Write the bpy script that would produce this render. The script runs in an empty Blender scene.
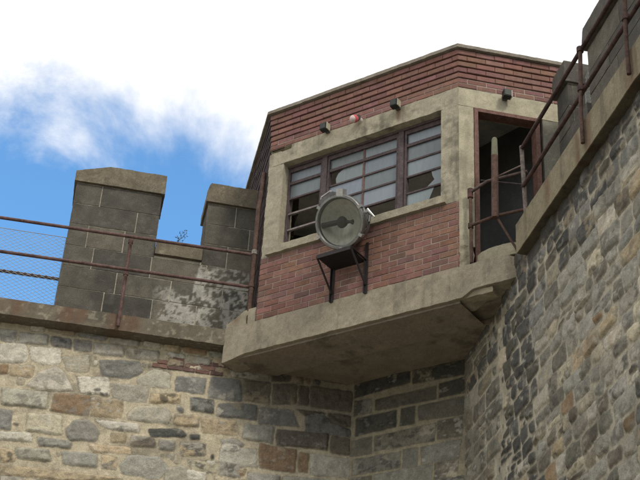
import bpy, math, random
import numpy as np
random.seed(7); rng = np.random.default_rng(7)
SC = bpy.context.scene
COL = SC.collection
S2 = 2 ** -.5
V = lambda *a: np.array(a, float)

# ------------------------------------------------------------------ camera
FPX, PITCH, ROLL, AZ = 1290., math.radians(31.6), math.radians(3.5), math.radians(10.2)
CAM = V(0, 0, 1.6)
_h = V(math.sin(AZ), math.cos(AZ), 0); _r = V(math.cos(AZ), -math.sin(AZ), 0); _z = V(0, 0, 1)
CF = _h * math.cos(PITCH) + _z * math.sin(PITCH); _u = -_h * math.sin(PITCH) + _z * math.cos(PITCH)
CR = math.cos(ROLL) * _r + math.sin(ROLL) * _u
CU = -math.sin(ROLL) * _r + math.cos(ROLL) * _u
def survey(x, y, n, c):
    """where the sight line of a surveyed point meets the real plane n.P = c"""
    n = V(*n); d = CF + CR * (x - 320) / FPX - CU * (y - 240) / FPX
    return CAM + d * (c - CAM @ n) / (d @ n)
def raydir(x, y):
    d = CF + CR * (x - 320) / FPX - CU * (y - 240) / FPX
    return d / np.linalg.norm(d)

# ------------------------------------------------------------------ noise
def _hash(n):
    n = (n ^ (n >> np.uint32(13))) * np.uint32(1274126177)
    n = n ^ (n >> np.uint32(16))
    return (n & np.uint32(0xFFFF)).astype(np.float32) * np.float32(1 / 65535.)
def vnoise(P, f=1., s=0):
    Q = P * f; F = np.floor(Q); t = (Q - F).astype(np.float32); t = t * t * (3 - 2 * t)
    I = F.astype(np.int64).astype(np.uint32)
    X = [I[:, 0] * np.uint32(374761393), (I[:, 0] + np.uint32(1)) * np.uint32(374761393)]
    Y = [I[:, 1] * np.uint32(668265263), (I[:, 1] + np.uint32(1)) * np.uint32(668265263)]
    Z = [I[:, 2] * np.uint32(2246822519), (I[:, 2] + np.uint32(1)) * np.uint32(2246822519)]
    k = np.uint32((int(s) * 974634777 + 12345) & 0xFFFFFFFF)
    def e(a, b): 
        g = X[a] + Y[b] + k
        h0 = _hash(g + Z[0]); h1 = _hash(g + Z[1]); return h0 + (h1 - h0) * t[:, 2]
    a0 = e(0, 0); a0 += (e(0, 1) - a0) * t[:, 1]
    a1 = e(1, 0); a1 += (e(1, 1) - a1) * t[:, 1]
    return (a0 + (a1 - a0) * t[:, 0]).astype(float)
def fbm(P, f=1., s=0, o=4):
    r = 0; a = .5; t = 0
    for i in range(o):
        r = r + a * vnoise(P, f, s + i * 17); t += a; f *= 2.03; a *= .55
    return r / t
def sst(x, a, b):
    t = np.clip((x - a) / (b - a), 0, 1); return t * t * (3 - 2 * t)
def mixc(A, B, t):
    return A * (1 - t[:, None]) + B * t[:, None]

# ------------------------------------------------------------------ frames
class Frame:
    def __init__(s, O, U, unit=1.): s.O = V(*O); s.U = V(*U) * unit; s.Z = V(0, 0, unit); s.N = V(s.U[1], -s.U[0], 0)
    def p(s, u, z, d=0): return s.O + s.U * u + s.Z * z + s.N * d
    def pa(s, u, z, d):
        u, z, d = [np.asarray(a, float).ravel() for a in (u, z, d)]
        return s.O + u[:, None] * s.U + z[:, None] * s.Z + d[:, None] * s.N
    def uz(s, x, y, d=0):
        c = s.O @ s.N + d; P = survey(x, y, s.N, c); return ((P - s.O) @ s.U, P[2])
AC = 10.124
LW = Frame((0, 13, 0), (1, 0, 0))                    # left coping face
LS = Frame((0, 13.21, 0), (1, 0, 0))                 # left masonry face
MW = Frame((0, 13.65, .062), (1, 0, 0), .9613)                  # left merlon face
AF = Frame((AC * S2, AC * S2, 0), (S2, -S2, 0))      # booth front
CSF = Frame((11.36 * S2, 11.36 * S2, 0), (S2, -S2, 0))  # chamfer masonry
BF = Frame((0, 10.896, 0), (1, 0, 0))                # booth door face
SF = Frame((1.608, 0, 0), (0, -1, 0))                # booth left side  (u = -y)
RW = Frame((3.785, 0, 0), (0, -1, 0))                # right coping face (u = -y)
RS = Frame((3.89, 0, 0), (0, -1, 0))                 # right masonry face
MR = Frame((4.435, 0, .0575), (0, -1, 0), .9641)                  # right merlon face

# ------------------------------------------------------------------ mesh gathering
class MB:
    def __init__(s): s.v = []; s.f = []; s.c = []; s.n = 0
    def add(s, P, F, C=(.5, .5, .5)):
        P = np.asarray(P, float).reshape(-1, 3); C = np.asarray(C, float)
        if C.ndim == 1: C = np.tile(C[:3], (len(P), 1))
        s.v.append(P); s.c.append(C)
        F = np.asarray(F)
        if F.dtype != object and F.ndim == 2: s.f.extend((F + s.n).tolist())
        else: s.f.extend([[i + s.n for i in f] for f in F])
        s.n += len(P)
    def box(s, fr, u0, u1, z0, z1, d0, d1, c=(.5, .5, .5)):
        P = [fr.p(u, z, d) for d in (d0, d1) for z in (z0, z1) for u in (u0, u1)]
        F = [[0, 2, 3, 1], [4, 5, 7, 6], [0, 1, 5, 4], [2, 6, 7, 3], [0, 4, 6, 2], [1, 3, 7, 5]]
        s.add(P, F, c)
    def rbox(s, fr, u0, u1, z0, z1, d0, d1, res, amp=.004, freq=9., col=None, shape=None, seed=0, faces='FBTLRK'):
        """finely divided box whose surface is worn; col(P,u,z,d) gives its own colours"""
        def grid(axes):
            a0, a1, b0, b1, fn, flip = axes
            na = max(1, int(round(abs(a1 - a0) / res))); nb = max(1, int(round(abs(b1 - b0) / res)))
            A, B = np.meshgrid(np.linspace(a0, a1, na + 1), np.linspace(b0, b1, nb + 1), indexing='ij')
            u, z, d = fn(A.ravel(), B.ravel())
            u = u.copy(); z = z.copy(); d = d.copy()
            if shape: u, z, d = shape(u, z, d)
            P = fr.pa(u, z, d)
            W = np.stack([vnoise(P, freq, seed + k) + .5 * vnoise(P, freq * 2.7, seed + 9 + k) + .3 * vnoise(P, freq * 7, seed + 29 + k) - .9 for k in range(3)], 1)
            C = col(P, u, z, d) if col else np.full((len(P), 3), .4)
            P = P + W * amp
            i, j = np.meshgrid(np.arange(na), np.arange(nb), indexing='ij'); q = (i * (nb + 1) + j).ravel()
            F = np.stack([q, q + nb + 1, q + nb + 2, q + 1], 1)
            if flip: F = F[:, ::-1]
            s.add(P, F, C)
        o = np.ones_like
        if 'F' in faces: grid((u0, u1, z0, z1, lambda a, b: (a, b, o(a) * d1), False))
        if 'K' in faces: grid((u0, u1, z0, z1, lambda a, b: (a, b, o(a) * d0), True))
        if 'T' in faces: grid((u0, u1, d0, d1, lambda a, b: (a, o(a) * z1, b), True))
        if 'B' in faces: grid((u0, u1, d0, d1, lambda a, b: (a, o(a) * z0, b), False))
        if 'L' in faces: grid((z0, z1, d0, d1, lambda a, b: (o(a) * u0, a, b), False))
        if 'R' in faces: grid((z0, z1, d0, d1, lambda a, b: (o(a) * u1, a, b), True))
    def tube(s, pts, r, c=(.2, .1, .08), n=10, cap=True, wob=0):
        pts = [V(*p) for p in pts]; rr = r if hasattr(r, '__len__') else [r] * len(pts)
        P = []; 
        for i, p in enumerate(pts):
            t = pts[min(i + 1, len(pts) - 1)] - pts[max(i - 1, 0)]; t /= np.linalg.norm(t)
            a = V(0, 0, 1) if abs(t[2]) < .9 else V(1, 0, 0)
            x = np.cross(a, t); x /= np.linalg.norm(x); y = np.cross(t, x)
            for k in range(n):
                an = 2 * math.pi * k / n; P.append(p + (x * math.cos(an) + y * math.sin(an)) * rr[i])
        F = [[i * n + k, i * n + (k + 1) % n, (i + 1) * n + (k + 1) % n, (i + 1) * n + k] for i in range(len(pts) - 1) for k in range(n)]
        if cap: F += [list(range(n))[::-1], [(len(pts) - 1) * n + k for k in range(n)]]
        s.add(P, np.array(F, dtype=object) if cap else F, c)
    def lathe(s, O, ax, prof, c=(.5, .5, .5), n=48):
        """prof: (distance along axis, radius)"""
        ax = V(*ax); ax /= np.linalg.norm(ax); x = np.cross(V(0, 0, 1), ax); x /= np.linalg.norm(x); y = np.cross(ax, x)
        P = [V(*O) + ax * t + (x * math.cos(2 * math.pi * k / n) + y * math.sin(2 * math.pi * k / n)) * r for t, r in prof for k in range(n)]
        F = [[i * n + k, i * n + (k + 1) % n, (i + 1) * n + (k + 1) % n, (i + 1) * n + k] for i in range(len(prof) - 1) for k in range(n)]
        s.add(P, F, c)
    def prism(s, pts, z0, z1, c=(.5, .5, .5)):
        n = len(pts); P = [V(x, y, z0) for x, y in pts] + [V(x, y, z1) for x, y in pts]
        F = [list(range(n))[::-1], list(range(n, 2 * n))] + [[k, (k + 1) % n, n + (k + 1) % n, n + k] for k in range(n)]
        s.add(P, np.array(F, dtype=object), c)
    def plate(s, fr, uz, d0, d1, c=(.5, .5, .5)):
        n = len(uz); P = [fr.p(u, z, d0) for u, z in uz] + [fr.p(u, z, d1) for u, z in uz]
        F = [list(range(n))[::-1], list(range(n, 2 * n))] + [[k, (k + 1) % n, n + (k + 1) % n, n + k] for k in range(n)]
        s.add(P, np.array(F, dtype=object), c)
    def build(s, name, mat, parent=None, smooth=None):
        P = np.concatenate(s.v); C = np.concatenate(s.c)
        if parent is not None: P = P - np.array(world_loc(parent))
        me = bpy.data.meshes.new(name); me.from_pydata(P.tolist(), [], s.f); me.update()
        a = me.color_attributes.new('Col', 'FLOAT_COLOR', 'POINT')
        a.data.foreach_set('color', np.concatenate([C, np.ones((len(C), 1))], 1).astype(np.float32).ravel())
        if smooth is not None:
            me.shade_smooth(); me.set_sharp_from_angle(angle=math.radians(smooth))
        me.materials.append(mat)
        o = bpy.data.objects.new(name, me); COL.objects.link(o)
        if parent is not None: o.parent = parent
        return o
def world_loc(o):
    l = np.array(o.location)
    while o.parent is not None: o = o.parent; l = l + np.array(o.location)
    return l
def thing(name, label, cat, loc=(0, 0, 0), group=None):
    o = bpy.data.objects.new(name, None); COL.objects.link(o); o.location = [float(a) for a in loc]; o.empty_display_size = .2
    o['label'] = label; o['category'] = cat
    if group: o['group'] = group
    return o
def tag(o, label, cat, group=None):
    o['label'] = label; o['category'] = cat
    if group: o['group'] = group
    return o

# ------------------------------------------------------------------ materials
def mat(name, rough=.9, fine=60., fvar=.35, bump=.25, bdist=.004, metal=0., spec=.3, mid=9., mvar=.3, tint=None):
    m = bpy.data.materials.new(name); m.use_nodes = True; N = m.node_tree.nodes; L = m.node_tree.links; N.clear()
    out = N.new('ShaderNodeOutputMaterial'); b = N.new('ShaderNodeBsdfPrincipled'); L.new(b.outputs[0], out.inputs[0])
    at = N.new('ShaderNodeVertexColor'); at.layer_name = 'Col'
    g = N.new('ShaderNodeNewGeometry')
    n1 = N.new('ShaderNodeTexNoise'); n1.inputs['Scale'].default_value = fine; n1.inputs['Detail'].default_value = 6; n1.inputs['Roughness'].default_value = .7
    n2 = N.new('ShaderNodeTexNoise'); n2.inputs['Scale'].default_value = mid; n2.inputs['Detail'].default_value = 5; n2.inputs['Roughness'].default_value = .65
    for n in (n1, n2): L.new(g.outputs['Position'], n.inputs['Vector'])
    def rng_(n, var):
        r = N.new('ShaderNodeMapRange'); L.new(n.outputs['Fac'], r.inputs[0])
        r.inputs[1].default_value = .3; r.inputs[2].default_value = .7; r.inputs[3].default_value = 1 - var; r.inputs[4].default_value = 1 + var; return r
    r1 = rng_(n1, fvar); r2 = rng_(n2, mvar)
    mu = N.new('ShaderNodeMath'); mu.operation = 'MULTIPLY'; L.new(r1.outputs[0], mu.inputs[0]); L.new(r2.outputs[0], mu.inputs[1])
    vm = N.new('ShaderNodeVectorMath'); vm.operation = 'SCALE'; L.new(at.outputs['Color'], vm.inputs[0]); L.new(mu.outputs[0], vm.inputs['Scale'])
    L.new(vm.outputs[0], b.inputs['Base Color'])
    b.inputs['Roughness'].default_value = rough; b.inputs['Metallic'].default_value = metal; b.inputs['Specular IOR Level'].default_value = spec
    bp = N.new('ShaderNodeBump'); bp.inputs['Strength'].default_value = bump; bp.inputs['Distance'].default_value = bdist * 4
    L.new(n1.outputs['Fac'], bp.inputs['Height']); L.new(bp.outputs[0], b.inputs['Normal'])
    return m
M_STONE = mat('rubble_stone', .92, 70, .22, .7, .005, mid=14, mvar=.2)
M_CONC = mat('weathered_concrete', .93, 95, .25, .6, .003, mid=5, mvar=.14)
M_BRICK = mat('red_brick', .9, 80, .22, .5, .003, mid=12, mvar=.18)
M_BLOCK = mat('dark_block_stone', .9, 70, .3, .6, .004, mid=7, mvar=.22)
M_RUST = mat('rusty_iron', .8, 55, .4, .4, .002, metal=.25, mid=12, mvar=.45)
M_PAINT = mat('peeling_frame_paint', .75, 60, .3, .3, .002, mid=15, mvar=.3)
M_STEEL = mat('dull_aluminium', .42, 50, .15, .2, .001, metal=.7, spec=.5, mid=12, mvar=.2)
M_DARK = mat('dark_metal', .6, 60, .2, .2, .001, metal=.3, mid=10, mvar=.2)
M_WIRE = mat('galvanised_wire', .5, 60, .1, .1, .001, metal=.5, mid=10, mvar=.1)
M_PLAS = mat('old_plaster', .9, 40, .12, .3, .003, mid=3, mvar=.25)
M_LEAF = mat('weed_leaf', .7, 60, .2, .1, .001, mid=10, mvar=.3)
M_GND = mat('yard_gravel', .95, 8, .3, .5, .02, mid=.6, mvar=.3)

def glassy(name, col, rough, alpha, metal=0., dust=.3):
    m = bpy.data.materials.new(name); m.use_nodes = True; N = m.node_tree.nodes; L = m.node_tree.links; N.clear()
    out = N.new('ShaderNodeOutputMaterial'); b = N.new('ShaderNodeBsdfPrincipled'); L.new(b.outputs[0], out.inputs[0])
    g = N.new('ShaderNodeNewGeometry'); mp = N.new('ShaderNodeMapping'); mp.inputs['Scale'].default_value = (9, 9, 2.5)
    n = N.new('ShaderNodeTexNoise'); n.inputs['Scale'].default_value = 2.2; n.inputs['Detail'].default_value = 7; n.inputs['Roughness'].default_value = .7
    L.new(g.outputs['Position'], mp.inputs[0]); L.new(mp.outputs[0], n.inputs['Vector'])
    cr = N.new('ShaderNodeValToRGB'); L.new(n.outputs['Fac'], cr.inputs[0])
    cr.color_ramp.elements[0].position = .32; cr.color_ramp.elements[0].color = tuple(c * (1 - dust) for c in col) + (1,)
    cr.color_ramp.elements[1].position = .68; cr.color_ramp.elements[1].color = tuple(min(1, c * (1 + dust)) for c in col) + (1,)
    at = N.new('ShaderNodeVertexColor'); at.layer_name = 'Col'; vm = N.new('ShaderNodeVectorMath'); vm.operation = 'MULTIPLY'; L.new(cr.outputs[0], vm.inputs[0]); L.new(at.outputs['Color'], vm.inputs[1]); L.new(vm.outputs[0], b.inputs['Base Color'])
    b.inputs['Roughness'].default_value = rough; b.inputs['Metallic'].default_value = metal
    b.inputs['Alpha'].default_value = alpha; b.inputs['Specular IOR Level'].default_value = .5
    return m
M_PANE = glassy('dusty_sky_tinted_glass', (.165, .195, .22), .25, .98, dust=.10)  # dusty glass; the blue-grey sky reflection is painted into its colour
M_LENS = glassy('searchlight_glass', (.2, .2, .17), .08, .18, dust=.15)
M_MIRR = glassy('tarnished_reflector', (.55, .55, .48), .3, 1., metal=.3, dust=.2)

# ------------------------------------------------------------------ ground
g = MB(); P = []; n = 60
xs = np.linspace(-1, 1, n + 1); xs = np.sign(xs) * (np.abs(xs) ** 2.5) * 400
X, Y = np.meshgrid(xs, xs, indexing='ij'); PP = np.stack([X.ravel(), Y.ravel(), 0 * X.ravel()], 1)
PP[:, 2] = (vnoise(PP, .3, 3) - .5) * .06
i, j = np.meshgrid(np.arange(n), np.arange(n), indexing='ij'); q = (i * (n + 1) + j).ravel()
c = mixc(V(.26, .245, .20), V(.34, .32, .27), sst(fbm(PP, .15, 5), .4, .6))
g.add(PP, np.stack([q, q + n + 1, q + n + 2, q + 1], 1), c)
go = g.build('ground', M_GND, smooth=60); go['kind'] = 'structure'

# ------------------------------------------------------------------ rubble masonry
MORT = V(.52, .455, .33)
PAL = dict(pale=(.52, .485, .405), gray=(.33, .315, .27), blue=(.225, .22, .20), dark=(.095, .093, .086), tan=(.42, .34, .225),
           rust=(.275, .195, .12), cream=(.52, .46, .34), brown=(.18, .155, .12), mott=(.37, .345, .28))
def rows(u0, u1, z1, z0, hr, wr, pal, seed, split=.28, jit=.02):
    r = random.Random(seed); out = []; z = z1
    while z > z0:
        h = r.uniform(*hr); u = u0 - r.uniform(0, .3)
        while u < u1:
            w = r.uniform(*wr) * (h / .17) ** .4; g = r.uniform(.007, .016)
            def st(ua, ub, za, zb):
                J = lambda: r.uniform(-jit, jit)
                p = [(ua + g + abs(J()), zb + g + J()), ((ua + ub) / 2 + J(), zb + g + J() * .5), (ub - g - abs(J()), zb + g + J()),
                     (ub - g + J() * .4, (za + zb) / 2), (ub - g - abs(J()), za - g + J()), ((ua + ub) / 2 + J(), za - g + J() * .5), (ua + g + abs(J()), za - g + J()), (ua + g + J() * .4, (za + zb) / 2)]
                out.append((p, r.choice(pal)))
            if r.random() < split and h > .13:
                zm = z - h * r.uniform(.4, .62); st(u, u + w, z, zm); k = r.choice((1, 1, 2))
                for q in range(k): st(u + w * q / k, u + w * (q + 1) / k, zm, z - h)
            else: st(u, u + w, z, z - h)
            u += w
        z -= h
    return out
def hull(pts):
    pts = sorted(set((round(a, 5), round(b, 5)) for a, b in pts))
    def half(ps):
        h = []
        for p in ps:
            while len(h) > 1 and (h[-1][0] - h[-2][0]) * (p[1] - h[-2][1]) - (h[-1][1] - h[-2][1]) * (p[0] - h[-2][0]) <= 0: h.pop()
            h.append(p)
        return h
    a = half(pts); b = half(pts[::-1]); return a[:-1] + b[:-1]
def axis(segs):
    out = []
    for a, b, st in segs:
        n = max(1, int(round(abs(b - a) / st))); out += list(np.linspace(a, b, n, endpoint=False))
    out.append(segs[-1][1]); return np.array(out)
def rubble(name, fr, U, Z, stones, parent, seed, mort=MORT, relief=.020, colfn=None, k=.010, warp=.016, edge=(.001, .009), grow=.003, und=.026):
    A, B = np.meshgrid(U, Z, indexing='ij'); u = A.ravel(); z = B.ravel()
    P0 = fr.pa(u, z, 0 * u)
    uw = u + (fbm(P0, 9, seed + 1, 3) - .5) * 2 * warp + (fbm(P0, 40, seed + 5, 2) - .5) * .008
    zw = z + (fbm(P0, 9, seed + 2, 3) - .5) * 2 * warp + (fbm(P0, 40, seed + 6, 2) - .5) * .008
    D = np.full(len(u), -1.); ID = np.full(len(u), -1)
    Ai = A; nz = len(Z)
    for si, (poly, cn) in enumerate(stones):
        h = hull(poly)
        if len(h) < 3: continue
        us = [p[0] for p in h]; zs = [p[1] for p in h]
        i0, i1 = np.searchsorted(U, [min(us) - .03, max(us) + .03]); 
        Zs = Z if Z[0] < Z[-1] else Z[::-1]
        j0, j1 = np.searchsorted(Zs, [min(zs) - .03, max(zs) + .03])
        if i1 <= i0 or j1 <= j0: continue
        idx = (np.arange(i0, i1)[:, None] * nz + np.arange(j0, j1)[None, :]).ravel()
        ds = []
        for a in range(len(h)):
            x0, y0 = h[a]; x1, y1 = h[(a + 1) % len(h)]; L = math.hypot(x1 - x0, y1 - y0)
            if L < 1e-4: continue
            ds.append(((zw[idx] - y0) * (x1 - x0) - (uw[idx] - x0) * (y1 - y0)) / L)
        ds = np.array(ds); m = ds.min(0); dd = m - k * np.log(np.exp(-(ds - m) / k).sum(0)) + k * .6
        up = dd > D[idx]; D[idx[up]] = dd[up]; ID[idx[up]] = si
    D = D + grow
    n = len(stones) + 1
    rr = np.random.default_rng(seed)
    base = np.array([PAL[c] for _, c in stones] + [(0, 0, 0)]) * rr.uniform(.8, 1.18, (n, 1)) * rr.uniform(.985, 1.015, (n, 3))
    alt = np.array([PAL[rr.choice(['pale', 'dark', 'tan', 'gray', 'blue', 'cream'])] for _ in range(n)])
    lift = rr.uniform(.4, 1.2, n); tu = rr.uniform(-.05, .05, n); tz = rr.uniform(-.07, .07, n)
    cen = np.array([np.mean(p, 0) for p, _ in stones] + [(0, 0)])
    face = sst(D, *edge); rise = sst(D, -.004, .028)
    f1 = fbm(P0, 7, seed + 11, 5); f2 = fbm(P0, 22, seed + 12, 4); f3 = fbm(P0, 3.2, seed + 13, 4); f4 = fbm(P0, 50, seed + 14, 3)
    h = (f2 - .5) * .010 + rise * (relief * lift[ID] + (f1 - .5) * und + (f4 - .5) * .012 + tu[ID] * (u - cen[ID, 0]) * 1. + tz[ID] * (z - cen[ID, 1]))
    Ps = P0 + rr.uniform(-40, 40, (n, 3))[ID]
    g1 = fbm(Ps, 6, seed + 31, 5); g2 = fbm(Ps, 15, seed + 32, 4); g3 = fbm(Ps * V(1, 1, 2.), 10, seed + 33, 4); g4 = fbm(Ps, 70, seed + 34, 2)
    sc = base[ID] * (.70 + .45 * g1 + .3 * g4)[:, None]
    am = rr.uniform(.1, .8, n)[ID]; th = rr.uniform(.48, .62, n)[ID]
    sc = mixc(sc, alt[ID], sst(g1 * .6 + g2 * .4, th, th + .07) * am)
    dk = rr.choice([0, .2, .4, .7], n)[ID]
    sc = mixc(sc, V(.06, .058, .052)[None], sst(g2 * .5 + g3 * .5, .50, .60) * dk)
    sc = mixc(sc, V(.50, .47, .40)[None], sst(g3, .60, .70) * rr.choice([0, .3, .6], n)[ID])
    mc = mort[None] * (.75 + .5 * f2)[:, None]
    mc = mixc(mc, V(.17, .155, .12)[None], sst(f3, .52, .72) * .55)
    C = mixc(mc, sc, face)
    C = C * (1 - .38 * sst(np.abs(D - .002), .007, .0))[:, None]       # darker line where the pointing meets the stone
    if colfn: C = colfn(P0, u, z, C, face)
    P = fr.pa(u, z, h)
    i, j = np.meshgrid(np.arange(len(U) - 1), np.arange(nz - 1), indexing='ij'); q = (i * nz + j).ravel()
    F = np.stack([q, q + nz, q + nz + 1, q + 1], 1)
    m = MB(); m.add(P, F, C)
    return m.build(name, M_STONE, parent, smooth=50)

def traced(fr, lst, ox, oy, sc):
    return [([fr.uz(ox + x / sc, oy + y / sc) for x, y in pts], c) for pts, c in lst]
def blocked(cands, traced_):
    """drop filler stones that would overlap the measured ones"""
    hs = []
    for p, _ in traced_:
        h = np.array(hull(p)); e = np.roll(h, -1, 0) - h; L = np.hypot(e[:, 0], e[:, 1]) + 1e-9
        hs.append((h, e / L[:, None], h.min(0) - .02, h.max(0) + .02))
    def any_in(H, Q, m):
        h, e, lo, hi = H
        d = (Q[:, None, 1] - h[None, :, 1]) * e[None, :, 0] - (Q[:, None, 0] - h[None, :, 0]) * e[None, :, 1]
        return bool((d.min(1) > m).any())
    out = []
    for p, c in cands:
        q = np.array(p); cen = q.mean(0); q = np.concatenate([cen[None], q, (q + cen) / 2]); lo, hi = q.min(0), q.max(0)
        near = [H for H in hs if (H[2] < hi).all() and (H[3] > lo).all()]
        if any(any_in(H, q, -.012) for H in near): continue
        h = np.array(hull(p)); e = np.roll(h, -1, 0) - h; me = (h, e / (np.hypot(e[:, 0], e[:, 1]) + 1e-9)[:, None], 0, 0)
        if any(any_in(me, H[0], -.005) for H in near): continue
        out.append((p, c))
    return out
T1 = [  # outlines measured on the left wall
 ([(0,22),(42,30),(40,62),(0,56)],'gray'),([(48,34),(130,42),(128,68),(50,62)],'gray'),([(136,46),(190,52),(188,76),(140,70)],'blue'),([(196,52),(245,58),(243,86),(196,80)],'gray'),
 ([(252,62),(330,72),(328,98),(252,90)],'gray'),([(336,74),(425,84),(420,108),(338,100)],'mott'),
 ([(0,64),(68,62),(76,80),(70,112),(0,112)],'pale'),([(82,72),(160,76),(162,116),(110,118),(82,104)],'pale'),([(166,98),(238,94),(236,136),(178,136)],'mott'),
 ([(266,106),(372,110),(380,138),(346,158),(270,148)],'blue'),([(364,158),(410,130),(450,142),(456,180),(370,176)],'mott'),([(470,150),(550,155),(545,197),(468,190)],'blue'),([(562,152),(640,160),(640,215),(556,206)],'blue'),
 ([(0,118),(20,118),(20,146),(0,144)],'rust'),([(28,120),(92,124),(84,152),(28,148)],'tan'),([(72,176),(106,138),(150,122),(172,140),(196,190),(128,190)],'pale'),
 ([(202,148),(292,155),(290,202),(216,194)],'pale'),([(296,170),(396,176),(390,220),(300,210)],'mott'),([(402,196),(482,198),(480,222),(400,220)],'tan'),([(510,206),(570,212),(572,250),(510,242)],'blue'),([(582,226),(640,232),(640,262),(580,256)],'gray'),
 ([(4,182),(130,192),(124,236),(5,226)],'mott'),([(148,196),(240,202),(236,256),(132,242)],'rust'),([(244,206),(328,216),(324,262),(243,256)],'tan'),([(340,250),(362,230),(440,232),(458,252),(450,276),(345,268)],'mott'),
 ([(466,250),(530,256),(528,286),(466,280)],'tan'),([(536,262),(628,268),(634,306),(540,300)],'tan'),
 ([(0,238),(32,240),(28,292),(0,290)],'blue'),([(72,250),(165,254),(164,306),(70,296)],'cream'),([(172,296),(196,266),(236,266),(266,298),(256,322),(186,322)],'gray'),
 ([(252,266),(370,278),(370,300),(292,292)],'pale'),([(296,304),(336,302),(334,328),(296,326)],'tan'),([(395,290),(484,292),(498,306),(486,314),(402,312)],'dark'),([(350,308),(410,314),(415,340),(352,336)],'brown'),
 ([(425,320),(466,326),(464,350),(426,346)],'gray'),([(482,326),(550,330),(548,362),(482,360)],'tan'),([(506,306),(534,308),(532,320),(508,318)],'dark'),([(596,316),(640,322),(640,362),(586,360)],'pale'),
 ([(0,296),(85,302),(84,326),(0,320)],'pale'),([(100,312),(190,322),(186,342),(102,336)],'gray'),([(234,330),(350,340),(352,356),(250,352)],'tan'),
 ([(40,342),(130,346),(136,376),(46,370)],'mott'),([(164,350),(260,358),(258,394),(170,386)],'gray'),([(272,360),(312,366),(310,400),(272,396)],'tan'),
 ([(318,388),(345,360),(420,364),(450,394),(424,424),(328,410)],'gray'),([(442,396),(488,388),(506,410),(498,440),(440,436)],'mott'),([(498,372),(580,382),(578,408),(512,402)],'cream'),
 ([(0,342),(34,346),(42,378),(0,382)],'tan'),([(0,388),(120,396),(250,412),(330,424),(200,432),(0,412)],'tan'),([(586,372),(640,376),(640,420),(584,412)],'gray'),([(0,416),(60,420),(64,450),(0,450)],'mott'),([(70,424),(180,436),(176,462),(72,456)],'cream'),
]
T2 = [  # nearer the corner
 ([(200,82),(324,90),(326,166),(196,150)],'blue'),([(330,80),(440,90),(440,176),(334,160)],'brown'),([(452,96),(548,100),(548,176),(450,178)],'brown'),([(556,104),(594,106),(592,184),(558,180)],'brown'),([(602,104),(772,130),(770,210),(600,188)],'brown'),
 ([(232,174),(386,178),(386,240),(234,226)],'blue'),([(396,188),(530,204),(556,266),(396,256)],'blue'),([(546,198),(660,212),(650,228),(580,222)],'brown'),([(670,214),(768,226),(766,270),(672,262)],'brown'),([(580,208),(640,216),(768,288),(768,310),(582,284)],'blue'),
 ([(336,258),(456,268),(452,332),(330,316)],'gray'),([(466,278),(672,294),(668,360),(466,340)],'brown'),([(684,300),(764,316),(760,384),(680,368)],'brown'),
 ([(240,352),(384,356),(386,432),(236,412)],'pale'),([(396,334),(546,360),(540,452),(396,430)],'rust'),([(556,370),(596,374),(590,452),(552,448)],'rust'),([(606,376),(766,398),(762,470),(604,462)],'mott'),
 ([(244,318),(300,312),(336,340),(300,358),(250,350)],'gray'),([(280,430),(344,434),(336,462),(280,456)],'rust'),([(350,450),(480,462),(476,500),(352,490)],'gray'),([(492,466),(640,478),(636,520),(490,510)],'mott'),([(640,480),(760,492),(758,540),(646,530)],'gray'),
 ([(190,400),(228,406),(220,440),(186,430)],'pale'),([(100,440),(186,446),(184,490),(100,480)],'pale'),
]
LX = 2.857
ST_L = traced(LS, T1, 0, 320, 2.667) + traced(LS, T2, 160, 360, 4.)
palL = ['pale'] * 3 + ['gray'] * 3 + ['blue'] * 2 + ['tan'] * 3 + ['mott'] * 4 + ['cream'] * 2 + ['dark', 'rust', 'brown']
cand = rows(-9, 3., 8.25, 3.0, (.12, .22), (.2, .46), palL, 11)
cand2 = rows(-9, 3., 8.2, 6.2, (.06, .10), (.08, .2), palL, 21)
s1 = blocked(cand, ST_L); ST_L = ST_L + s1; ST_L = ST_L + blocked(cand2, ST_L)
ST_L += rows(-9, 3., 3.0, -.2, (.2, .3), (.3, .6), palL, 31)

wl = thing('stone_wall', 'long pale rubble stone wall on the left under a rust streaked concrete coping', 'wall', (-1.5, 13.3, 0))
UL = axis([(-9, -2.2, .05), (-2.2, 2.93, .0105)]); ZL = axis([(-.1, 4.4, .06), (4.4, 5.9, .022), (5.9, 8.28, .0105)])
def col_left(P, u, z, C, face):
    # shade below the booth and in the inner corner, painted into the masonry
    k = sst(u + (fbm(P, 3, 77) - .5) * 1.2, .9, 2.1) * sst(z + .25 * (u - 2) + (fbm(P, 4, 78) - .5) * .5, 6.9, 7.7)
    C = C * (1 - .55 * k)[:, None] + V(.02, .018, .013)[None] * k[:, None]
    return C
rubble('masonry', LS, UL, ZL, ST_L, wl, 100, colfn=col_left)

# the short chamfer wall: squared blocks
T3 = [
 ([(140,166),(206,158),(206,210),(136,222)],'dark'),([(222,160),(465,104),(465,156),(222,202)],'brown'),([(478,96),(568,72),(568,132),(478,150)],'dark'),
 ([(145,236),(306,200),(306,266),(142,306)],'dark'),([(324,196),(380,184),(378,252),(320,264)],'dark'),([(394,186),(567,146),(565,220),(396,242)],'brown'),
 ([(126,326),(208,308),(206,374),(122,386)],'brown'),([(220,306),(460,254),(458,322),(218,364)],'mott'),([(470,246),(560,228),(558,304),(470,316)],'brown'),
 ([(134,400),(322,368),(320,430),(130,460)],'gray'),([(334,360),(392,352),(386,424),(332,432)],'blue'),([(404,350),(555,320),(553,392),(406,416)],'gray'),
 ([(128,474),(206,464),(204,520),(128,530)],'brown'),([(216,462),(450,414),(446,480),(216,516)],'gray'),([(460,412),(552,400),(550,466),(458,478)],'brown'),
 ([(140,60),(360,20),(360,90),(140,152)],'dark'),([(372,14),(568,-24),(568,60),(372,96)],'dark'),
]
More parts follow.
